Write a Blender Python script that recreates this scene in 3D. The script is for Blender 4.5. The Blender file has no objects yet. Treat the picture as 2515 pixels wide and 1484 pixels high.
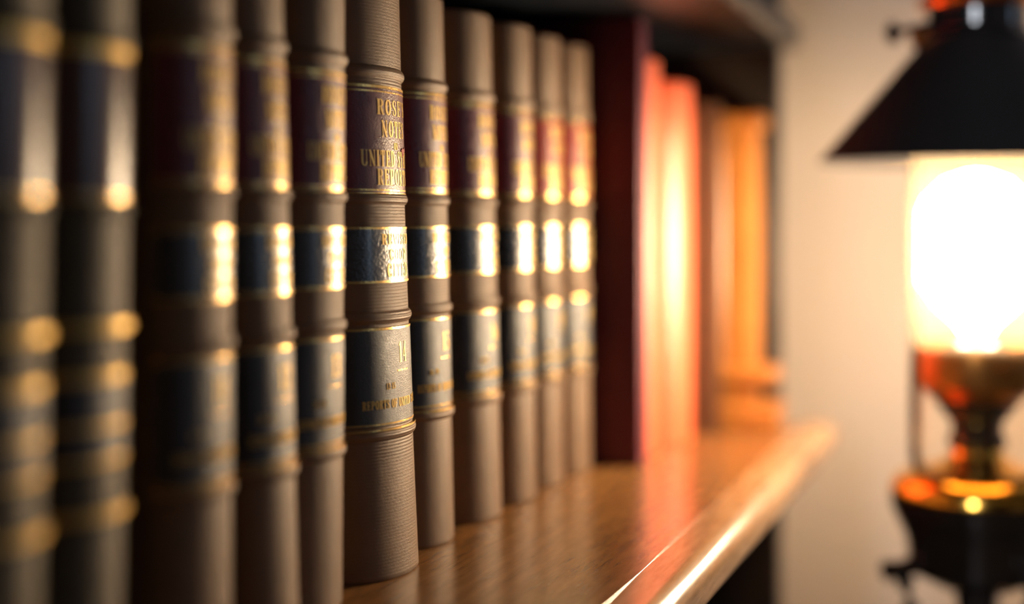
import bpy, bmesh, math, random
from math import sin, cos, pi, radians, sqrt
from mathutils import Vector
random.seed(7)
S = bpy.context.scene
COL = S.collection

# ------------------------------------------------------------------ camera, light, exposure
ZS = 0.90                       # top of the shelf the books stand on
EYE = ZS + 0.1408
A = math.atan2(1242.5, 3600.0)  # angle between the view direction and the row of books
cd = bpy.data.cameras.new('camera'); cam = bpy.data.objects.new('camera', cd); COL.objects.link(cam)
cam.location = (0, 0, EYE); cam.rotation_euler = (pi/2, 0, A - pi/2)
cd.sensor_width = 36; cd.lens = 3600/2515*36; cd.shift_y = -197/2515
cd.clip_start = 0.01
cd.dof.use_dof = True; cd.dof.focus_distance = 0.595; cd.dof.aperture_fstop = 2.15
S.camera = cam
S.view_settings.view_transform = 'Standard'; S.view_settings.look = 'None'
S.view_settings.exposure = 0.0; S.view_settings.gamma = 1.0
w = bpy.data.worlds.new('world'); S.world = w; w.use_nodes = True
w.node_tree.nodes['Background'].inputs[0].default_value = (0.55, 0.7, 1.0, 1)
w.node_tree.nodes['Background'].inputs[1].default_value = 0.15

def area(name, loc, look, sx, sy, power, color):
    l = bpy.data.lights.new(name, 'AREA'); l.shape = 'RECTANGLE'; l.size = sx; l.size_y = sy
    l.energy = power; l.color = color
    o = bpy.data.objects.new(name, l); COL.objects.link(o); o.location = loc
    o.rotation_euler = (Vector(look) - Vector(loc)).to_track_quat('-Z', 'Y').to_euler()
    return o
WIN_Y0, WIN_Y1, WIN_Z0, WIN_Z1, WIN_X = 0.06, 0.44, 1.15, 2.05, -2.45
area('window_daylight', (WIN_X+0.02, (WIN_Y0+WIN_Y1)/2, (WIN_Z0+WIN_Z1)/2), (1.2, -.05, 1.1), WIN_Y1-WIN_Y0-.1, WIN_Z1-WIN_Z0-.1, 48, (0.88, 0.92, 1.0))
WX0, WX1, WZ0, WZ1 = .76, .98, 1.05, 1.75     # small side window across the room from the shelf
area('side_window_daylight', ((WX0+WX1)/2, -2.27, (WZ0+WZ1)/2), ((WX0+WX1)/2, 0, 1.2), WX1-WX0-.06, WZ1-WZ0-.06, 1.4, (0.55, 0.75, 1.0))
area('ceiling_bounce_fill', (-0.6, -1.2, 2.38), (-0.6, -1.2, 0), 0.5, 0.5, 0.15, (1.0, 0.80, 0.62))  # added warm fill for bounce off the ceiling, no lamp hangs there
BULB = 130.0

# ------------------------------------------------------------------ materials
def nt(name):
    m = bpy.data.materials.new(name); m.use_nodes = True
    t = m.node_tree; return m, t, t.nodes['Principled BSDF']
def mat(name, col, rough=0.5, metal=0.0, spec=0.5, coat=0.0, coat_r=0.1, noise=0.0, nscale=60, bump=0.0, bscale=400, stretch=(1,1,1), rvar=0.0):
    m, t, b = nt(name); N = t.nodes; L = t.links
    b.inputs['Roughness'].default_value = rough; b.inputs['Metallic'].default_value = metal
    b.inputs['Specular IOR Level'].default_value = spec
    b.inputs['Coat Weight'].default_value = coat; b.inputs['Coat Roughness'].default_value = coat_r
    b.inputs['Base Color'].default_value = (*col, 1)
    tc = N.new('ShaderNodeTexCoord'); mp = N.new('ShaderNodeMapping'); L.new(tc.outputs['Object'], mp.inputs[0])
    mp.inputs['Scale'].default_value = stretch
    n = N.new('ShaderNodeTexNoise'); n.inputs['Scale'].default_value = nscale; n.inputs['Detail'].default_value = 5
    L.new(mp.outputs[0], n.inputs['Vector'])
    if noise:
        mx = N.new('ShaderNodeMix'); mx.data_type = 'RGBA'
        mx.inputs[6].default_value = (*[c*(1-noise) for c in col], 1); mx.inputs[7].default_value = (*[min(1, c*(1+noise)) for c in col], 1)
        L.new(n.outputs['Fac'], mx.inputs[0]); L.new(mx.outputs[2], b.inputs['Base Color'])
    if rvar:
        mr = N.new('ShaderNodeMapRange'); mr.inputs[1].default_value = .35; mr.inputs[2].default_value = .65
        mr.inputs[3].default_value = rough-rvar; mr.inputs[4].default_value = rough+rvar
        L.new(n.outputs['Fac'], mr.inputs[0]); L.new(mr.outputs[0], b.inputs['Roughness'])
    if bump:
        n2 = N.new('ShaderNodeTexNoise'); n2.inputs['Scale'].default_value = bscale; n2.inputs['Detail'].default_value = 4
        L.new(mp.outputs[0], n2.inputs['Vector'])
        bp = N.new('ShaderNodeBump'); bp.inputs['Strength'].default_value = bump; bp.inputs['Distance'].default_value = 0.001
        L.new(n2.outputs['Fac'], bp.inputs['Height']); L.new(bp.outputs[0], b.inputs['Normal'])
    return m

def buckram(name, col, rib=1.0):
    """brown book cloth: cross ribs along the height, fine weave, worn paler patches"""
    m, t, b = nt(name); N = t.nodes; L = t.links
    tc = N.new('ShaderNodeTexCoord')
    n = N.new('ShaderNodeTexNoise'); n.inputs['Scale'].default_value = 55; n.inputs['Detail'].default_value = 6
    L.new(tc.outputs['Object'], n.inputs['Vector'])
    mx = N.new('ShaderNodeMix'); mx.data_type = 'RGBA'
    mx.inputs[6].default_value = (*[c*.72 for c in col], 1); mx.inputs[7].default_value = (*[c*1.25 for c in col], 1)
    L.new(n.outputs['Fac'], mx.inputs[0]); L.new(mx.outputs[2], b.inputs['Base Color'])
    b.inputs['Roughness'].default_value = .43; b.inputs['Specular IOR Level'].default_value = .62; b.inputs['Specular Tint'].default_value = (1, .86, .72, 1)
    wv = N.new('ShaderNodeTexWave'); wv.bands_direction = 'Z'; wv.inputs['Scale'].default_value = 2*pi/20/0.0013
    wv.inputs['Distortion'].default_value = 1.2; wv.inputs['Detail'].default_value = 3; wv.inputs['Detail Scale'].default_value = 3
    L.new(tc.outputs['Object'], wv.inputs['Vector'])
    mp = N.new('ShaderNodeMapping'); mp.inputs['Scale'].default_value = (1, 1, 1.6); L.new(tc.outputs['Object'], mp.inputs[0])
    n2 = N.new('ShaderNodeTexNoise'); n2.inputs['Scale'].default_value = 2300; n2.inputs['Detail'].default_value = 2
    L.new(mp.outputs[0], n2.inputs['Vector'])
    sx = N.new('ShaderNodeSeparateXYZ'); L.new(tc.outputs['Object'], sx.inputs[0])
    rp = N.new('ShaderNodeValToRGB'); E = rp.color_ramp.elements      # ribs strong between the labels, faint at head and tail
    E[0].position = .19; E[0].color = (.15,)*3+(1,); E[1].position = .24; E[1].color = (1,)*4
    e = E.new(.80); e.color = (1,)*4; e = E.new(.84); e.color = (.18,)*3+(1,)
    sc = N.new('ShaderNodeMath'); sc.operation = 'MULTIPLY'; sc.inputs[1].default_value = 1/.24; L.new(sx.outputs[2], sc.inputs[0]); L.new(sc.outputs[0], rp.inputs[0])
    wm = N.new('ShaderNodeMath'); wm.operation = 'MULTIPLY'; L.new(rp.outputs[0], wm.inputs[0]); L.new(wv.outputs['Fac'], wm.inputs[1])
    ad = N.new('ShaderNodeMath'); ad.operation = 'MULTIPLY_ADD'; ad.inputs[1].default_value = .9*rib
    L.new(wm.outputs[0], ad.inputs[0]); L.new(n2.outputs['Fac'], ad.inputs[2])
    bp = N.new('ShaderNodeBump'); bp.inputs['Strength'].default_value = .42; bp.inputs['Distance'].default_value = 0.0005
    L.new(ad.outputs[0], bp.inputs['Height']); L.new(bp.outputs[0], b.inputs['Normal'])
    return m

def wood(name, c1, c2, rough=.25, spec=.5, scale=30, stretch=(.12, 1, 1), bump=.12):
    m, t, b = nt(name); N = t.nodes; L = t.links
    tc = N.new('ShaderNodeTexCoord'); mp = N.new('ShaderNodeMapping'); mp.inputs['Scale'].default_value = stretch
    L.new(tc.outputs['Object'], mp.inputs[0])
    n = N.new('ShaderNodeTexNoise'); n.inputs['Scale'].default_value = scale*8; n.inputs['Detail'].default_value = 8; n.inputs['Roughness'].default_value = .65
    L.new(mp.outputs[0], n.inputs['Vector'])
    n3 = N.new('ShaderNodeTexNoise'); n3.inputs['Scale'].default_value = scale*.6; L.new(mp.outputs[0], n3.inputs['Vector'])
    ad = N.new('ShaderNodeMath'); ad.operation = 'MULTIPLY_ADD'; ad.inputs[1].default_value = .6; L.new(n.outputs['Fac'], ad.inputs[0])
    ml = N.new('ShaderNodeMath'); ml.operation = 'MULTIPLY'; ml.inputs[1].default_value = .4; L.new(n3.outputs['Fac'], ml.inputs[0]); L.new(ml.outputs[0], ad.inputs[2])
    r = N.new('ShaderNodeValToRGB'); r.color_ramp.elements[0].position = .38; r.color_ramp.elements[1].position = .62
    r.color_ramp.elements[0].color = (*c1, 1); r.color_ramp.elements[1].color = (*c2, 1)
    L.new(ad.outputs[0], r.inputs[0]); L.new(r.outputs[0], b.inputs['Base Color'])
    b.inputs['Roughness'].default_value = rough; b.inputs['Specular IOR Level'].default_value = spec
    bp = N.new('ShaderNodeBump'); bp.inputs['Strength'].default_value = bump; bp.inputs['Distance'].default_value = .0006
    L.new(n.outputs['Fac'], bp.inputs['Height']); L.new(bp.outputs[0], b.inputs['Normal'])
    return m

def glass(name, tint=(1,1,1), halo=0.0):
    m = bpy.data.materials.new(name); m.use_nodes = True; t = m.node_tree; N = t.nodes; L = t.links
    N.remove(N['Principled BSDF']); out = N['Material Output']
    tr = N.new('ShaderNodeBsdfTransparent'); tr.inputs[0].default_value = (*tint, 1)
    gl = N.new('ShaderNodeBsdfGlossy'); gl.inputs['Roughness'].default_value = .03
    fr = N.new('ShaderNodeFresnel'); fr.inputs[0].default_value = 1.15
    mx = N.new('ShaderNodeMixShader'); L.new(fr.outputs[0], mx.inputs[0]); L.new(tr.outputs[0], mx.inputs[1]); L.new(gl.outputs[0], mx.inputs[2])
    df = N.new('ShaderNodeBsdfTranslucent'); df.inputs[0].default_value = (1, .85, .6, 1); m2 = N.new('ShaderNodeMixShader'); m2.inputs[0].default_value = halo  # warm translucent share puts the bulb's halo into the glass
    L.new(mx.outputs[0], m2.inputs[1]); L.new(df.outputs[0], m2.inputs[2]); L.new(m2.outputs[0], out.inputs[0]); return m
def emit(name, col, s):
    m, t, b = nt(name); b.inputs['Base Color'].default_value = (*col, 1)
    b.inputs['Emission Color'].default_value = (*col, 1); b.inputs['Emission Strength'].default_value = s; return m

M = {
 'cloth': buckram('brown_buckram', (.19, .115, .07)),
 'oldcloth': buckram('dark_green_buckram', (.075, .068, .045), .5),
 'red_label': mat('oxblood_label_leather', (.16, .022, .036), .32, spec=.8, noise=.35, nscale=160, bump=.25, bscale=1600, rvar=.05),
 'lit_label': mat('lamplit_red_label_leather', (.36, .035, .018), .34, spec=.5, noise=.3, nscale=160, bump=.3, bscale=900),  # lit copy of the red leather, nearby lamplight put into its colour
 'brown_label': mat('red_brown_label_leather', (.085, .03, .018), .22, spec=1.0, noise=.3, nscale=120, bump=.2, bscale=700),
 'black_label': mat('black_label_leather', (.009, .011, .014), .25, spec=1.0, coat=1.0, coat_r=.22, noise=.4, nscale=200, bump=.35, bscale=900, rvar=.05),
 'volume_label': mat('worn_black_label_leather', (.012, .013, .017), .38, spec=1.0, noise=.5, nscale=240, bump=.3, bscale=2200, rvar=.06),
 'gilt': mat('gilt', (.92, .58, .20), .27, metal=1.0, noise=.15, nscale=300, bump=.2, bscale=900),
 'old_gilt': mat('dulled_gilt', (.95, .58, .17), .42, metal=.9, noise=.2, nscale=300),
 'gold_letter': mat('gold_tooling', (.95, .58, .19), .42, metal=.45, noise=.25, nscale=700),
 'paper': mat('aged_paper', (.62, .53, .38), .8, noise=.15, nscale=300, stretch=(8,1,1)),
 'scuff': mat('torn_red_leather', (.45, .03, .015), .6, noise=.5, nscale=900),
 'maroon': mat('maroon_cloth', (.10, .010, .032), .6, noise=.15, bump=.2, bscale=900),
 'red': mat('glossy_red_cloth', (.80, .13, .04), .46, spec=1.0, coat=.5, coat_r=.40, noise=.12, nscale=70, bump=.1, bscale=300),
 'brown_cover': mat('brown_cloth', (.075, .032, .012), .6, noise=.2),
 'ochre': wood('ochre_wood', (.25, .085, .013), (.36, .14, .027), .38, scale=20, stretch=(1, 1, .15)),
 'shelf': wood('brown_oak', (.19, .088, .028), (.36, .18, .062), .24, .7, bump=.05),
 'nosing': wood('brown_oak_lit_edge', (.34, .19, .09), (.58, .36, .20), .26, .7),  # paler oak, the lamp's highlight along the lip put into the colour
 'slate': mat('dark_slate_paint', (.014, .018, .028), .4, noise=.2, nscale=20),
 'darkwood': wood('dark_stained_wood', (.012, .008, .006), (.03, .018, .012), .4),
 'shade_out': mat('black_enamel', (.012, .011, .012), .5, spec=.4, noise=.2, nscale=20),
 'cap_enamel': mat('polished_black_enamel', (.012, .011, .012), .13, spec=.8),
 'shade_in': mat('brass_lining', (.85, .55, .22), .35, metal=.8),
 'bronze': mat('dark_bronze', (.022, .015, .011), .16, metal=.3, spec=.8, noise=.4, nscale=60),
 'brass': mat('polished_brass', (.95, .48, .08), .16, metal=1.0, noise=.15, nscale=60),
 'amber_brass': mat('amber_brass', (.42, .17, .035), .28, metal=.8, noise=.3, nscale=60),
 'copper': mat('copper', (.85, .28, .07), .25, metal=1.0),
 'glass': glass('clear_chimney_glass', (1, .99, .97), .015),
 'window_glass': glass('window_pane_glass'),
 'bulb': emit('glowing_bulb_glass', (1.0, .76, .50), BULB),
 'wall': mat('cream_wall_paint', (.62, .53, .475), .85, spec=.2, noise=.05, nscale=8, bump=.15, bscale=200),
 'ceiling': mat('dark_ceiling_paint', (.16, .14, .12), .9, spec=.1),
 'panelling': wood('dark_wall_panelling', (.05, .03, .02), (.10, .06, .035), .5, scale=4),
 'floor': wood('brown_floorboards', (.08, .04, .02), (.16, .09, .045), .4, scale=4),
 'white_paint': mat('white_window_paint', (.7, .7, .68), .4),
}

# ------------------------------------------------------------------ helpers
def build(name, verts, faces, m, parent=None, loc=None, sharp=35):
    me = bpy.data.meshes.new(name); me.from_pydata([tuple(v) for v in verts], [], faces); me.validate()
    b = bmesh.new(); b.from_mesh(me); bmesh.ops.recalc_face_normals(b, faces=b.faces); b.to_mesh(me); b.free()
    me.polygons.foreach_set('use_smooth', [True]*len(me.polygons)); me.set_sharp_from_angle(angle=radians(sharp))
    me.materials.append(m); o = bpy.data.objects.new(name, me); COL.objects.link(o)
    if loc: o.location = loc
    if parent: o.parent = parent
    return o
def tag(o, label, cat, group=None):
    o['label'] = label; o['category'] = cat
    if group: o['group'] = group
def thing(name, label, cat, loc, group=None):
    o = bpy.data.objects.new(name, None); COL.objects.link(o); o.location = loc; o.empty_display_size = .02
    tag(o, label, cat, group); return o
def struct(o): o['kind'] = 'structure'; return o
def box(name, x0, x1, y0, y1, z0, z1, m, parent=None, bev=0.0, seg=3):
    b = bmesh.new(); bmesh.ops.create_cube(b, size=1)
    for v in b.verts: v.co = Vector(((x0+x1)/2 + v.co.x*(x1-x0), (y0+y1)/2 + v.co.y*(y1-y0), (z0+z1)/2 + v.co.z*(z1-z0)))
    if bev: bmesh.ops.bevel(b, geom=list(b.edges), offset=bev, segments=seg, profile=.5, affect='EDGES')
    me = bpy.data.meshes.new(name); b.to_mesh(me); b.free()
    me.polygons.foreach_set('use_smooth', [True]*len(me.polygons)); me.set_sharp_from_angle(angle=radians(35))
    me.materials.append(m); o = bpy.data.objects.new(name, me); COL.objects.link(o)
    if parent: o.parent = parent
    return o
def lathe(name, prof, m, parent=None, seg=64, closed=False):
    """prof: list of (r, z); open ends are capped unless closed is set (then the profile is a ring)"""
    V = []; F = []; n = len(prof)
    for r, z in prof:
        for k in range(seg): a = 2*pi*k/seg; V.append((r*cos(a), r*sin(a), z))
    rng = n if closed else n-1
    for i in range(rng):
        j = (i+1) % n
        for k in range(seg): l = (k+1) % seg; F.append((i*seg+k, i*seg+l, j*seg+l, j*seg+k))
    if not closed: F.append(tuple(range(seg))[::-1]); F.append(tuple((n-1)*seg+k for k in range(seg)))
    return build(name, V, F, m, parent)
def tube(name, pts, rad, m, parent=None, seg=12):
    V = []; F = []; pts = [Vector(p) for p in pts]; n = len(pts)
    for i, p in enumerate(pts):
        d = (pts[min(i+1, n-1)] - pts[max(i-1, 0)]).normalized()
        u = d.cross(Vector((0, 0, 1))); u = u.normalized() if u.length > 1e-4 else Vector((1, 0, 0)); v = d.cross(u).normalized()
        r = rad[i] if isinstance(rad, (list, tuple)) else rad
        for k in range(seg): a = 2*pi*k/seg; V.append(p + u*r*cos(a) + v*r*sin(a))
    for i in range(n-1):
        for k in range(seg): l = (k+1) % seg; F.append((i*seg+k, i*seg+l, (i+1)*seg+l, (i+1)*seg+k))
    F.append(tuple(range(seg))[::-1]); F.append(tuple((n-1)*seg+k for k in range(seg)))
    return build(name, V, F, m, parent)

# ------------------------------------------------------------------ engraved serif lettering (own glyph outlines)
def arc(cx, cy, rx, ry, a0, a1, n=14):
    return [(cx + rx*cos(radians(a0+(a1-a0)*i/n)), cy + ry*sin(radians(a0+(a1-a0)*i/n))) for i in range(n+1)]
T, H_ = .15, .055      # thick and thin stroke widths
def stroke(pts, ws):
    """a polyline with a width per point -> quads"""
    if not isinstance(ws, (list, tuple)): ws = [ws]*len(pts)
    P = []; n = len(pts)
    for i, (x, y) in enumerate(pts):
        x0, y0 = pts[max(i-1, 0)]; x1, y1 = pts[min(i+1, n-1)]; dx, dy = x1-x0, y1-y0; l = math.hypot(dx, dy) or 1
        P.append(((x - dy/l*ws[i]/2, y + dx/l*ws[i]/2), (x + dy/l*ws[i]/2, y - dx/l*ws[i]/2)))
    return [[P[i][0], P[i][1], P[i+1][1], P[i+1][0]] for i in range(n-1)]
def curve(pts):  # thick where the stroke runs upright, thin where it runs level
    ws = []
    for i in range(len(pts)):
        x0, y0 = pts[max(i-1, 0)]; x1, y1 = pts[min(i+1, len(pts)-1)]; dx, dy = x1-x0, y1-y0
        ws.append(H_ + (T-H_)*(abs(dy)/(math.hypot(dx, dy) or 1))**1.5)
    return stroke(pts, ws)
def stem(x, y0=0, y1=1, wd=T, s0=True, s1=True):
    q = [[(x-wd/2, y0), (x+wd/2, y0), (x+wd/2, y1), (x-wd/2, y1)]]; e = wd/2+.05
    if s0: q.append([(x-e, y0), (x+e, y0), (x+e, y0+H_), (x-e, y0+H_)])
    if s1: q.append([(x-e, y1-H_), (x+e, y1-H_), (x+e, y1), (x-e, y1)])
    return q
def bar(x0, x1, y, wd=H_): return [[(x0, y-wd/2), (x1, y-wd/2), (x1, y+wd/2), (x0, y+wd/2)]]
def tick(x, y0, y1): return [[(x-.035, y0), (x+.035, y0), (x+.035, y1), (x-.035, y1)]]
G = {}
G['R'] = (.56, stem(.15) + curve([(.2, .97)] + arc(.27, .75, .15, .22, 90, -90) + [(.2, .53)]) + stroke([(.3, .52), (.38, .3), (.45, .03), (.54, .03)], [H_, T, T*.8, H_]))
G['P'] = (.54, stem(.15) + curve([(.2, .97)] + arc(.28, .73, .16, .24, 90, -90) + [(.2, .49)]))
G['B'] = (.54, stem(.15) + curve([(.2, .97)] + arc(.26, .75, .14, .22, 90, -90)) + curve([(.2, .53)] + arc(.28, .28, .16, .25, 90, -90) + [(.2, .03)]))
G['D'] = (.56, stem(.15) + curve([(.2, .97)] + arc(.22, .5, .24, .47, 90, -90) + [(.2, .03)]))
G['O'] = (.56, curve(arc(.28, .5, .18, .47, 90, 450, 28)))
G['C'] = (.54, curve(arc(.29, .5, .19, .47, 50, 310, 24)) + tick(.44, .66, .95) + tick(.44, .05, .3))
G['G'] = (.57, curve(arc(.29, .5, .19, .47, 50, 300, 24)) + tick(.44, .66, .95) + stem(.44, .03, .45, T*.8, False, True))
G['S'] = (.5, stroke(arc(.25, .74, .14, .23, 40, 180, 10) + [(.15, .62), (.25, .5), (.35, .38)] + arc(.25, .26, .14, .23, 0, -140, 10), [H_, H_, H_, H_, .07, .08, .09, .1, .12, .13, .14, .15, .16, .15, .14, .13, .12, .1, .09, .08, .07, H_, H_, H_, H_]) + tick(.39, .68, .95) + tick(.11, .05, .32))
G['E'] = (.52, stem(.15) + bar(.15, .45, .97) + bar(.15, .36, .5) + bar(.15, .46, .03) + tick(.43, .72, 1) + tick(.36, .38, .62) + tick(.44, 0, .28))
G['F'] = (.5, stem(.15) + bar(.15, .45, .97) + bar(.15, .36, .5) + tick(.43, .72, 1) + tick(.36, .38, .62))
G['L'] = (.5, stem(.15) + bar(.15, .45, .03) + tick(.43, 0, .32))
G['T'] = (.54, stem(.27, s1=False) + bar(.06, .48, .97) + tick(.08, .7, 1) + tick(.46, .7, 1))
G['I'] = (.3, stem(.15))
G['N'] = (.6, stem(.13, wd=H_, s0=True, s1=False) + stem(.47, wd=H_, s0=False) + stroke([(.1, 1), (.47, 0)], T) + bar(.02, .13, .97))
G['U'] = (.58, stem(.14, .25, 1, T, False, True) + stem(.46, .25, 1, H_, False, True) + curve(arc(.3, .27, .16, .25, 180, 360)))
G['V'] = (.56, stroke([(.12, 1), (.29, 0)], T) + stroke([(.46, 1), (.3, 0)], H_) + bar(.03, .22, .97) + bar(.38, .54, .97))
G['A'] = (.56, stroke([(.27, 1), (.44, 0)], T) + stroke([(.26, 1), (.1, 0)], H_) + bar(.02, .18, .03) + bar(.35, .54, .03) + bar(.16, .38, .33))
G["'"] = (.2, stroke([(.1, 1), (.07, .7)], [.12, .03]))
G['-'] = (.36, bar(.05, .31, .45, .08))
G['.'] = (.2, bar(.06, .16, .05, .1))
G[' '] = (.3, [])
G['1'] = (.4, stem(.22, s1=False) + stroke([(.2, .97), (.08, .82)], [.08, H_]))
G['2'] = (.5, stroke(arc(.25, .74, .15, .23, 170, 0, 10) + [(.36, .55), (.1, .06)], [H_, .07, .07, .08, .09, .1, .12, .13, .14, .15, .15, .13, H_]) + bar(.08, .43, .05, .1) + tick(.43, 0, .28))
G['3'] = (.5, curve(arc(.22, .75, .15, .22, 150, -90, 14)) + curve(arc(.22, .28, .18, .25, 90, -150, 14)))
G['4'] = (.52, stem(.33, s1=False) + stroke([(.31, .98), (.06, .3)], H_) + bar(.06, .48, .29))
G['5'] = (.5, bar(.12, .42, .93, .13) + stroke([(.13, .95), (.12, .55)], H_) + curve(arc(.22, .32, .18, .29, 120, -150, 14)))
G['6'] = (.5, curve(arc(.25, .3, .16, .27, 0, 360, 20)) + stroke([(.1, .35), (.14, .7), (.25, .93), (.38, .95)], [T, T*.8, H_, H_]))
G['7'] = (.5, bar(.08, .44, .93, .13) + stroke([(.43, .9), (.26, .45), (.22, 0)], [H_, T, T]))
G['8'] = (.5, curve(arc(.25, .75, .13, .22, 0, 360, 20)) + curve(arc(.25, .27, .16, .25, 0, 360, 20)))
G['9'] = (.5, curve(arc(.25, .7, .16, .27, 0, 360, 20)) + stroke([(.4, .65), (.36, .3), (.25, .07), (.12, .05)], [T, T*.8, H_, H_]))
G['0'] = (.52, curve(arc(.26, .5, .17, .47, 90, 450, 28)))
def text_quads(s, uc, z0, h, wscale=1.0, track=.06):
    wd = sum(G[c][0]+track for c in s) - track
    u = uc - wd*h*wscale/2; out = []
    for c in s:
        for q in G[c][1]: out.append([(u + x*h*wscale, z0 + y*h) for x, y in q])
        u += (G[c][0]+track)*h*wscale
    return out

# ------------------------------------------------------------------ books
class Spine:
    """rounded back of a book: an elliptical round of half width w and bulge b, measured by arc length u;
    fl leans it, H is the height"""
    def __init__(s, t, H, ratio=.42, fl=0.0, bow=0.0):
        s.w = t/2 - .0012; s.b = s.w*ratio; s.H = H; s.fl = fl; s.bow = bow
        n = 200; s.A = [radians(86)*i/n for i in range(n+1)]; s.L = [0.0]
        for i in range(n):
            a0, a1 = s.A[i], s.A[i+1]
            s.L.append(s.L[-1] + math.hypot(s.w*(sin(a1)-sin(a0)), s.b*(cos(a1)-cos(a0))))
        s.half = s.L[-1]
    def ang(s, u):
        k = abs(u); n = len(s.L)-1
        if k >= s.half: return math.copysign(s.A[-1], u)
        lo, hi = 0, n
        while hi-lo > 1:
            m = (lo+hi)//2
            if s.L[m] <= k: lo = m
            else: hi = m
        f = (k-s.L[lo])/(s.L[hi]-s.L[lo]); return math.copysign(s.A[lo] + f*(s.A[hi]-s.A[lo]), u)
    def dy(s, z): q = z/s.H; return -s.fl*(.5 - q) + s.bow*4*q*(1-q)
    def p(s, u, z, off=0.0):
        a = s.ang(u); nx, ny = sin(a)/s.w, cos(a)/s.b; l = math.hypot(nx, ny)
        return (s.w*sin(a) + nx/l*off, -(s.b*cos(a) + ny/l*off) + s.dy(z), z)
def patch(name, sp, u0, u1, z0, z1, m, parent, off0=-.0002, off1=.0004, nu=22, nz=4, prof=None):
    V = []; F = []
    for side in (0, 1):
        for j in range(nz+1):
            for i in range(nu+1):
                o = off0 if side == 0 else off1
                if side and prof: o = off1*prof(j/nz)
                V.append(sp.p(u0+(u1-u0)*i/nu, z0+(z1-z0)*j/nz, o))
    n = nu+1; K = n*(nz+1)
    for j in range(nz):
        for i in range(nu):
            a = j*n+i; F.append((a, a+n, a+n+1, a+1)); F.append((K+a, K+a+1, K+a+n+1, K+a+n))
    for i in range(nu): F.append((i, i+1, K+i+1, K+i)); a = nz*n+i; F.append((a, K+a, K+a+1, a+1))
    for j in range(nz): a = j*n; F.append((a, K+a, K+a+n, a+n)); a = j*n+nu; F.append((a, a+n, K+a+n, K+a))
    return build(name, V, F, m, parent)
def lettering(name, sp, quads, m, parent, off=.00055):
    V = []; F = []
    for q in quads:
        i = len(V)
        q = [(max(-sp.half*.97, min(sp.half*.97, u)), z) for u, z in q]
        V += [sp.p(u, z, off) for u, z in q]; V += [sp.p(u, z, .0001) for u, z in q]
        F += [(i, i+1, i+2, i+3)] + [(i+4+k, i+4+(k+1) % 4, i+(k+1) % 4, i+k) for k in range(4)]
    return build(name, V, F, m, parent)
def case_mesh(name, sp, t, D, m, parent, board=.0026):
    """boards and rounded back in one skin, swept over the height"""
    H = sp.H; n = 26
    def loop(z, inn):
        k = board if inn else 0.0; L = []
        L.append((t/2-k, D)); L.append((t/2-k, D*.5)); L.append((t/2-k, .010)); L.append((t/2-k-.0004, .0065))
        L.append((t/2-k-.0016, .0035))
        pts = []
        for i in range(n+1):
            u = sp.half*sin(pi/2*(1-2*i/n)); x, y, _ = sp.p(u, z, -k*.8); pts.append((x, y - sp.dy(z)))
        L += pts
        L += [(-(t/2-k-.0016), .0035), (-(t/2-k-.0004), .0065), (-(t/2-k), .010), (-(t/2-k), D*.5), (-(t/2-k), D)]
        return [(x, y + sp.dy(z), z) for x, y in L]
    zs = [0, .0008, .002] + [H*i/24 for i in range(1, 24)] + [H-.002, H-.0008, H]
    V = []; F = []; c = None
    for z in zs:
        e = .0006 if z in (0, H) else 0
        L = loop(z, False); V += [(x*(1-e*20), y+e, zz) for x, y, zz in L]; c = len(L)
    base = len(V)
    for z in zs: V += loop(z, True)
    nz = len(zs)
    for j in range(nz-1):
        for i in range(c-1):
            a = j*c+i; F.append((a, a+1, a+c+1, a+c)); b = base+a; F.append((b, b+c, b+c+1, b+1))
        for i in (0, c-1): a = j*c+i; F.append((a, a+c, base+a+c, base+a))
    for j in (0, nz-1):
        for i in range(c-1): a = j*c+i; F.append((a, base+a, base+a+1, a+1))
    return build(name, V, F, m, parent, sharp=50)
def page_block(sp, t, D, parent, inset=.0030):
    H = sp.H; n = 14; V = []; F = []; zs = [.003, H*.33, H*.66, H-.003]; c = 0
    for z in zs:
        L = [(t/2-inset, D-.004)] + [((t/2-inset)*(1-2*i/n), .010 - (sp.b*.85)*(1-(1-2*i/n)**2)) for i in range(n+1)] + [(-(t/2-inset), D-.004)]
        L += [(-(t/2-inset)*.5, D-.008), ((t/2-inset)*.5, D-.008)]
        V += [(x, y+sp.dy(z), z) for x, y in L]; c = len(L)
    for j in range(len(zs)-1):
        for i in range(c): k = (i+1) % c; F.append((j*c+i, j*c+k, (j+1)*c+k, (j+1)*c+i))
    F.append(tuple(range(c))[::-1]); F.append(tuple((len(zs)-1)*c+i for i in range(c)))
    return build('page_block', V, F, M['paper'], parent)
def hump(q): return .08 + .92*sin(pi*min(1, max(0, q)))**.8
def band(sp, z, parent, m, h=.0048, bulge=.0013):
    return patch('raised_band', sp, -sp.half*.97, sp.half*.97, z-h/2, z+h/2, m, parent, off1=bulge, nz=8, prof=hump)
def rule(sp, z, parent, h=.0007, frac=.93, off=.0005, uc=0, half=None, m='gilt'):
    hf = half if half else sp.half*frac
    return patch('gilt_rule', sp, uc-hf, uc+hf, z-h/2, z+h/2, M[m], parent, off1=off, nz=1)

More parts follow.
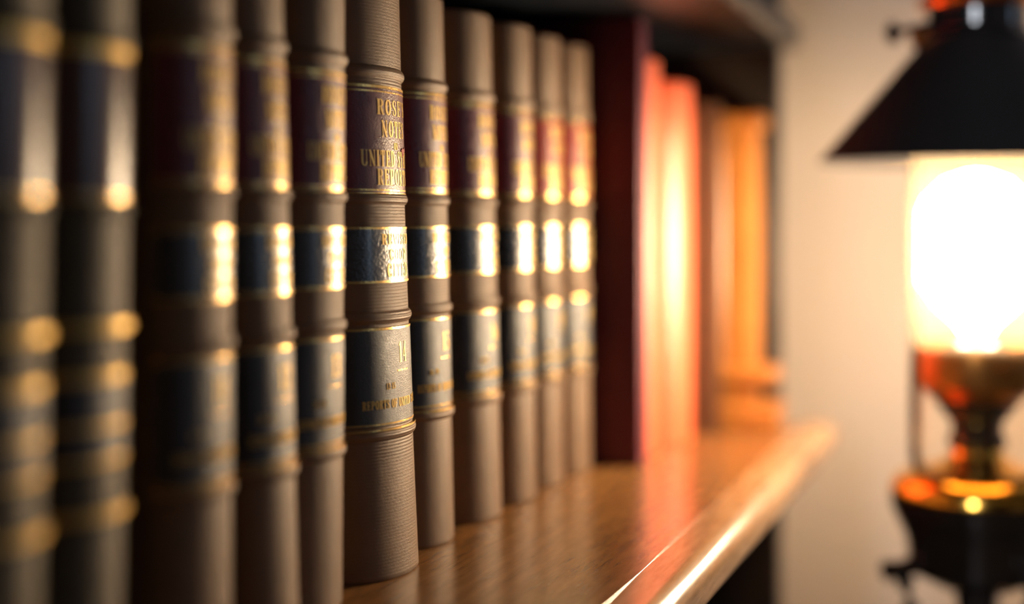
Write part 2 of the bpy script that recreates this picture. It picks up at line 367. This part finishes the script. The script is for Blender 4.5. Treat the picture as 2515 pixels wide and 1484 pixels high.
BOOKROW = 'bound law volumes in the row on the shelf'
def law_book(x, yap, t, label, vol, H=.240, fl=0.0, bow=0.0, th=.70, dz=0.0, tdz=0.0, red='red_label', scuff=False, small=('REPORTS OF UNITED STATES',)):
    """title label, citation label, volume label between raised bands"""
    sp = Spine(t, H, th, fl, bow); D = .165
    r = thing('law_book', label, 'book', (x, yap + sp.b, ZS), BOOKROW)
    case_mesh('cover', sp, t, D, M['cloth'], r); page_block(sp, t, D, r)
    U = sp.half*.93; W = t/.062
    d0 = dz; dz = tdz
    tl = patch('title_label', sp, -U, U, .1535+dz, .1955+dz, M[red], r, nz=3)
    for z, h in ((.1962, .0011), (.1943, .0006), (.1552, .0006), (.1537, .0009)): rule(sp, z+dz, tl, h)
    q = text_quads("ROSE'S", 0, .1852+dz, .0062, 1.36*W) + text_quads('NOTES', 0, .1764+dz, .0066, 1.10*W) \
        + text_quads('ON', 0, .1716+dz, .0028, 1.1) + text_quads('UNITED STATES', 0, .1646+dz, .0064, .96*W, .05) + text_quads('REPORTS', 0, .1572+dz, .0064, 1.07*W, .05)
    lettering('gilt_lettering', sp, q, M['gold_letter'], tl)
    if scuff:
        pts = [(a-.003, b-.0018) for a, b in [(.0085, .1716), (.0105, .1726), (.0130, .1722), (.0150, .1732), (.0152, .1712), (.0128, .1706), (.0110, .1692), (.0096, .1686), (.0100, .1702)]]
        V = [sp.p(u, z, .00075) for u, z in pts]; V2 = [sp.p(u, z, .0001) for u, z in pts]; n = len(pts)
        build('torn_patch', V+V2, [tuple(range(n))] + [(i, n+i, n+(i+1) % n, (i+1) % n) for i in range(n)], M['scuff'], tl)['label'] = 'small torn red patch on the title label'
    dz = d0
    cl = patch('citation_label', sp, -U, U, .1168+dz, .1386+dz, M['black_label'], r, nz=3)
    rule(sp, .1383+dz, cl, .0009); rule(sp, .1171+dz, cl, .0009)
    lettering('gilt_lettering', sp, text_quads('REVISED', 0, .1318+dz, .0042, 1.55*W) + text_quads('COOP', 0, .1256+dz, .0044, 1.5*W) + text_quads('CITED', 0, .1188+dz, .0054, 1.35*W), M['gold_letter'], cl)
    vl = patch('volume_label', sp, -U, U, .0605+dz, .0980+dz, M['volume_label'], r, nz=4)
    rule(sp, .0985+dz, vl, .0009); rule(sp, .0612+dz, vl, .0007)
    q = text_quads(vol, 0, .0846+dz, .0082, .95) + text_quads(['12-15', '16-19', '20-23', '24-27'][int(vol[-1]) % 4], -.010, .0746+dz, .0024, 1.0) + text_quads(small[0], -.003, .0672+dz, .0034, .98*W, .05)
    lettering('gilt_lettering', sp, q, M['gold_letter'], vl)
    rule(sp, .0815+dz, vl, .0006, half=.0052)
    for z in (.2005, .1500, .1030, .0570): band(sp, z+dz, r, M['cloth'])
    rule(sp, .0590+dz, r, .0008, off=.0012); 
    return r
def old_book(x, yap, t, label, fl, H=.240):
    sp = Spine(t, H, .70, fl); D = .165
    r = thing('old_law_book', label, 'book', (x, yap+sp.b, ZS), BOOKROW)
    case_mesh('cover', sp, t, D, M['oldcloth'], r); page_block(sp, t, D, r)
    U = sp.half*.93
    tl = patch('title_label', sp, -U, U, .1465, .1885, M['brown_label'], r, nz=3)
    rule(sp, .1875, tl, .0026, m='old_gilt'); rule(sp, .1475, tl, .0010)
    vl = patch('volume_label', sp, -U, U, .0745, .0990, M['volume_label'], r, nz=3)
    rule(sp, .0984, vl, .0024, m='old_gilt'); rule(sp, .0850, vl, .0018, m='old_gilt'); rule(sp, .0755, vl, .0018, m='old_gilt')
    for z, h in ((.1120, .0022), (.0610, .0026)): rule(sp, z, r, h, off=.0016, m='old_gilt')
    for z in (.1910, .1440, .1120, .0610): band(sp, z, r, M['oldcloth'], .0040, .0010)
    return r

old_book(0.309, 0.2355, 0.033, 'dark green cloth volume, leftmost in the row, at the left edge of the picture', -.004)
old_book(0.3445, 0.2350, 0.035, 'dark green cloth volume with gold bands, second from the left end of the row', -.004)
law_book(0.3995, 0.2335, 0.042, 'brown cloth law volume next to the two dark green volumes, broad shadow on its left', '11', fl=0.0, tdz=-.0018)
law_book(0.439, 0.233, 0.038, 'brown cloth law volume with blurred gilt titles on its red label, fourth from the left', '12', fl=.007, tdz=-.0018)
law_book(0.481, 0.2335, 0.044, 'brown cloth law volume set slightly back, bearing gilt number 13 low on its spine', '13', fl=-.001, tdz=-.0018)
law_book(0.543, 0.2348, 0.062, "sharply focused brown law volume with a torn red patch on its ROSE'S NOTES label", '14', fl=0.009, bow=.0008, scuff=True, tdz=-.0018)
law_book(0.599, 0.2385, 0.046, 'brown cloth law volume just right of the sharply focused one', '15', fl=.0055)
law_book(0.657, 0.2368, 0.05, 'brown cloth law volume standing third from the sharply focused one, counting that one first', '16', fl=.006)
law_book(0.7055, 0.2334, 0.044, 'narrow-looking brown law volume, last before the two with orange-lit red labels', '17', fl=.003)
law_book(0.752, 0.2325, 0.044, 'brown law volume with a lamplit red label, left of the last brown one', '18', fl=.002, red='lit_label')
law_book(0.797, 0.2300, 0.044, 'last brown law volume of the row, standing against the tall maroon book', '19', fl=.002, red='lit_label')

def plain_book(name, x, yap, t, H, D, m, label, th=.6, dec=False, flat=False, fl=0.0, group=None):
    sp = Spine(t, H, .08 if flat else th, fl); r = thing(name, label, 'book', (x, yap+sp.b, ZS), group)
    case_mesh('cover', sp, t, D, M[m], r); page_block(sp, t, D, r)
    return r
plain_book('cloth_book', .8290, .2050, .021, .259, .19, 'maroon', 'tall dark maroon book jutting forward, its cover facing the camera', flat=True)
plain_book('red_book', .8690, .2065, .056, .239, .18, 'red', 'glossy red book directly right of the tall maroon book', group='glossy red books')
plain_book('red_book', .9260, .1985, .060, .229, .18, 'red', 'glossy red book with the wider spine, beside the brown cloth book', group='glossy red books')
plain_book('cloth_book', .9720, .1885, .020, .220, .18, 'brown_cover', 'thin brown book between the red books and the ochre ornament', flat=True)

# ochre ornament on a stepped base at the end of the shelf
orn = thing('wooden_ornament', 'ochre upright wooden ornament on a stepped base at the far end of the shelf', 'ornament', (1.0045, .215, ZS))
box('base', -.0205, .0205, -.062, .06, 0, .018, M['ochre'], orn, .002)
box('plinth', -.0150, .0150, -.047, .056, .018, .031, M['ochre'], orn, .001)
box('moulding', -.0205, .0205, -.060, .06, .031, .042, M['ochre'], orn, .003)
b = bmesh.new()
prof = [(-.0175, .055), (-.0175, -.020), (-.0125, -.026), (-.0145, -.034), (-.0105, -.046), (.0, -.049), (.0105, -.046), (.0175, -.034), (.0175, .055)]
V = [(x, y, .042) for x, y in prof] + [(x, y, .205) for x, y in prof]; n = len(prof)
build('shaft', V, [(i, (i+1) % n, n+(i+1) % n, n+i) for i in range(n)] + [tuple(range(n))[::-1], tuple(range(n, 2*n))], M['ochre'], orn)
box('cap', -.0195, .0195, -.052, .058, .205, .215, M['ochre'], orn, .002)

# ------------------------------------------------------------------ bookcase
X0, X1 = -.60, 1.045
bc = thing('bookcase', 'open bookcase of dark wood with a brown oak shelf carrying the row of books', 'bookcase', (0, .30, 0))
def bpart(name, x0, x1, y0, y1, z0, z1, m, bev=.001, seg=3):
    return box(name, x0, x1, y0-.30, y1-.30, z0, z1, M[m], bc, bev, seg)
bpart('side_panel', X1-.018, X1, .158, .46, 0, 1.90, 'darkwood')
bpart('side_panel', X0, X0+.018, .158, .46, 0, 1.90, 'darkwood')
bpart('back_panel', X0+.018, X1-.018, .448, .46, .02, 1.88, 'darkwood')
def shelf_profile(name, yf, z1, th, m, mn, y1=.448):
    """a shelf with a rounded front lip"""
    o = bpart(name, X0+.018, X1-.018, yf+.022, y1, z1-th, z1, m, .0005, 1)
    pr = [(yf+.0222, z1)]
    pr += [(yf+.010 - .010*sin(radians(a)), z1-.0005-.0085 + .009*cos(radians(a))) for a in range(0, 91, 10)]
    pr += [(yf, z1-th+.007)] + [(yf+.007 - .007*cos(radians(a)), z1-th+.007-.007*sin(radians(a))) for a in range(10, 91, 10)] + [(yf+.0222, z1-th)]
    V = []; n = len(pr); xs = [X0-.012, X0-.008, X1+.004, X1+.008]
    for k, x in enumerate(xs):
        s = .55 if k in (0, 3) else 1
        cy, cz = yf+.0115, z1-th/2
        V += [(x, cy+(y-cy)*(1 if s == 1 else .75) - .30, cz+(z-cz)*(1 if s == 1 else .75)) for y, z in pr]
    F = [(k*n+i, k*n+(i+1) % n, (k+1)*n+(i+1) % n, (k+1)*n+i) for k in range(3) for i in range(n)] + [tuple(range(n))[::-1], tuple(3*n+i for i in range(n))]
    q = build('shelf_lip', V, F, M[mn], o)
    return o
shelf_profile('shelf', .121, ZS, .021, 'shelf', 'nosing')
shelf_profile('shelf', .146, ZS+.284, .022, 'slate', 'slate')
for z in (.10, .37, .62, 1.52): shelf_profile('shelf', .150, z, .020, 'darkwood', 'darkwood')
bpart('top_board', X0, X1, .15, .46, 1.90, 1.925, 'darkwood', .003)

# ------------------------------------------------------------------ table lamp
LX, LY, K = .912, .023, .87/3600
TT = ZS - .150                                   # top of the side table
def ly(y): return ZS + .1408 - (y-545)*K - TT    # photo height to lamp height above the table
lamp = thing('table_lamp', 'oil-style lamp with glass chimney and black cone shade, glowing at the right edge', 'lamp', (LX, LY, TT))
def P(lst): return [(r*K, ly(y)) for r, y in lst]
lathe('body', P([(1, 1590), (30, 1590), (52, 1560), (48, 1484), (54, 1452), (100, 1436), (150, 1408), (165, 1375), (170, 1320), (192, 1275), (206, 1240), (206, 1215), (1, 1214)]), M['bronze'], lamp)
lathe('tank_shoulder', P([(207, 1216), (207, 1198), (192, 1172), (150, 1152), (95, 1138), (66, 1118), (58, 1095), (1, 1094)]), M['brass'], lamp)
lathe('neck', P([(1, 1100), (66, 1098), (72, 1080), (60, 1060), (62, 1038), (84, 1010), (104, 982), (110, 950), (106, 930), (1, 930)]), M['bronze'], lamp)
lathe('burner', P([(1, 935), (112, 934), (116, 925), (100, 905), (78, 890), (84, 870), (70, 845), (48, 835), (44, 815), (1, 815)]), M['bronze'], lamp)
lathe('gallery', P([(108, 978), (146, 944), (154, 900), (150, 846), (146, 846), (149, 900), (141, 938), (104, 970)]), M['amber_brass'], lamp, closed=True)
lathe('burner_ring', P([(86, 905), (119, 930), (119, 918), (88, 900)]), M['brass'], lamp, closed=True)
tb = tube('burner_knob', [(-.020, -.012, ly(900)), (-.033, -.016, ly(898)), (-.0345, -.0165, ly(898))], [.002, .002, .002], M['copper'], lamp)
lathe('base_foot', [(.055, 0), (.055, .004), (.046, .009), (.020, .014), (.010, .020), (.001, .020)], M['bronze'], lamp)
for i in range(3):
    a = radians(109 + i*120) ; ca, sa = cos(a), sin(a)
    pts = []; rr = []
    for (r, y) in [(222, 1404), (205, 1398), (185, 1412), (172, 1440), (160, 1484), (172, 1520), (190, 1560), (196, 1600), (180, 1630)]:
        pts.append((r*K*ca, r*K*sa, ly(y))); rr.append(.0048)
    rr[0] = .0065; rr[1] = .0058
    tube('scroll_leg', pts, rr, M['bronze'], lamp)
    tube('scroll_knob', [(140*K*ca, 140*K*sa, ly(1388)), (200*K*ca, 200*K*sa, ly(1398)), (226*K*ca, 226*K*sa, ly(1402)), (236*K*ca, 236*K*sa, ly(1404))], [.006, .005, .0068, .003], M['bronze'], lamp)
def chimney():
    ro = 160*K; t = .0012
    pr = [(ro*.98, ly(1148)), (ro, ly(1120)), (ro, ly(700)), (ro*.99, ly(420)), (ro*.97, ly(330)), (ro*.97-t, ly(330)), (ro*.99-t, ly(420)), (ro-t, ly(700)), (ro-t, ly(1120)), (ro*.98-t, ly(1148))]
    return lathe('glass_chimney', pr, M['glass'], lamp, closed=True)
chimney()
lathe('bulb', P([(1, 822), (32, 818), (46, 795), (96, 748), (136, 690), (149, 620), (146, 550), (120, 490), (76, 446), (25, 428), (1, 426)]), M['bulb'], lamp)
# shade: outer cone and lining
lathe('shade', P([(382, 398), (380, 394), (132, 104), (128, 96), (124, 100), (125, 112), (348, 366), (374, 397)]), M['shade_out'], lamp, closed=True, seg=96)
lathe('shade_lining', P([(347, 367), (124, 114), (120, 118), (342, 367)]), M['shade_in'], lamp, closed=True, seg=96)
for i in range(3):
    a = radians(60+120*i); tube('shade_strut', [(155*K*cos(a), 155*K*sin(a), ly(330)), (260*K*cos(a), 260*K*sin(a), ly(262))], .0012, M['bronze'], lamp, 8)
lathe('vent_cap', P([(128, 104), (134, 96), (128, 84), (118, 70), (118, 30), (132, 18), (140, 4), (118, -22), (70, -45), (30, -58), (1, -60)]), M['cap_enamel'], lamp)
lathe('vent_collar', P([(119, 22), (137, 22), (144, 8), (140, -2), (119, -2)]), M['copper'], lamp, closed=True)
# thumb screw that holds the shade, on the side facing the shelf
d = Vector((cos(A+pi/2), sin(A+pi/2), 0))
tube('thumb_screw', [d*(120*K)+Vector((0,0,ly(62))), d*(178*K)+Vector((0,0,ly(74))), d*(192*K)+Vector((0,0,ly(78))), d*(200*K)+Vector((0,0,ly(80))), d*(216*K)+Vector((0,0,ly(82))), d*(224*K)+Vector((0,0,ly(82)))], [.0022, .0022, .0032, .0068, .0068, .002], M['bronze'], lamp)
tube('screw_collar', [d*(126*K)+Vector((0,0,ly(92))), d*(158*K)+Vector((0,0,ly(98)))], [.0060, .0052], M['copper'], lamp)

tbl = thing('side_table', 'small dark side table under the glowing lamp', 'table', (LX, LY-.02, 0))
lathe('table_top', [(.001, TT-.020), (.120, TT-.020), (.128, TT-.014), (.128, TT-.004), (.122, TT), (.001, TT)], M['darkwood'], tbl)
lathe('pedestal', [(.001, .05), (.03, .05), (.022, .12), (.016, .35), (.022, .55), (.016, .60), (.035, TT-.020), (.001, TT-.020)], M['darkwood'], tbl)
for i in range(3):
    a = radians(90+120*i); tube('leg', [(.015*cos(a), .015*sin(a), .10), (.07*cos(a), .07*sin(a), .075), (.125*cos(a), .125*sin(a), .012)], [.014, .012, .012], M['darkwood'], tbl)

# ------------------------------------------------------------------ room
RX0, RX1, RY0, RY1, RZ = -2.50, 1.25, -2.30, .48, 2.45
struct(box('floor', RX0-.1, RX1+.1, RY0-.1, RY1+.1, -.1, 0, M['floor']))
struct(box('ceiling', RX0-.1, RX1+.1, RY0-.1, RY1+.1, RZ, RZ+.1, M['ceiling']))
struct(box('wall_end', RX1, RX1+.1, RY0-.1, RY1+.1, 0, RZ, M['wall']))
struct(box('wall_back', RX0, RX1, RY1, RY1+.1, 0, RZ, M['panelling']))
for k, (x0, x1, z0, z1) in enumerate(((RX0, WX0, 0, RZ), (WX1, RX1, 0, RZ), (WX0, WX1, 0, WZ0), (WX0, WX1, WZ1, RZ))):
    struct(box('wall_front', x0, x1, RY0-.1, RY0, z0, z1, M['panelling']))
w2 = bpy.data.objects.new('window_2', None); COL.objects.link(w2); w2.location = (0, RY0-.05, 0); struct(w2)
for x0, x1, z0, z1 in ((WX0, WX1, WZ0, WZ0+.03), (WX0, WX1, WZ1-.03, WZ1), (WX0, WX0+.03, WZ0, WZ1), (WX1-.03, WX1, WZ0, WZ1)):
    box('window_frame', x0, x1, -.03, .03, z0, z1, M['white_paint'], w2, .003)
box('window_pane', WX0+.03, WX1-.03, -.004, .004, WZ0+.03, WZ1-.03, M['window_glass'], w2)
# wall behind the camera with a window opening
def wall_with_hole():
    parts = [(RY0, WIN_Y0, 0, RZ), (WIN_Y1, RY1, 0, RZ), (WIN_Y0, WIN_Y1, 0, WIN_Z0), (WIN_Y0, WIN_Y1, WIN_Z1, RZ)]
    V = []; F = []
    for y0, y1, z0, z1 in parts:
        i = len(V)
        for x in (RX0-.1, RX0):
            V += [(x, y0, z0), (x, y1, z0), (x, y1, z1), (x, y0, z1)]
        F += [(i, i+1, i+2, i+3), (i+4, i+5, i+6, i+7)] + [(i+k, i+(k+1) % 4, i+4+(k+1) % 4, i+4+k) for k in range(4)]
    return build('wall_window_side', V, F, M['panelling'])
struct(wall_with_hole())
wn = bpy.data.objects.new('window_1', None); COL.objects.link(wn); wn.location = (RX0-.05, 0, 0); struct(wn)
for y0, y1, z0, z1 in ((WIN_Y0, WIN_Y1, WIN_Z0, WIN_Z0+.045), (WIN_Y0, WIN_Y1, WIN_Z1-.045, WIN_Z1), (WIN_Y0, WIN_Y0+.045, WIN_Z0, WIN_Z1), (WIN_Y1-.045, WIN_Y1, WIN_Z0, WIN_Z1)):
    box('window_frame', -.03, .03, y0, y1, z0, z1, M['white_paint'], wn, .003)
box('window_pane', -.004, .004, WIN_Y0+.04, WIN_Y1-.04, WIN_Z0+.04, WIN_Z1-.04, M['window_glass'], wn)
struct(box('baseboard_end', RX1-.012, RX1, RY0, RY1, 0, .09, M['white_paint'], bev=.002))
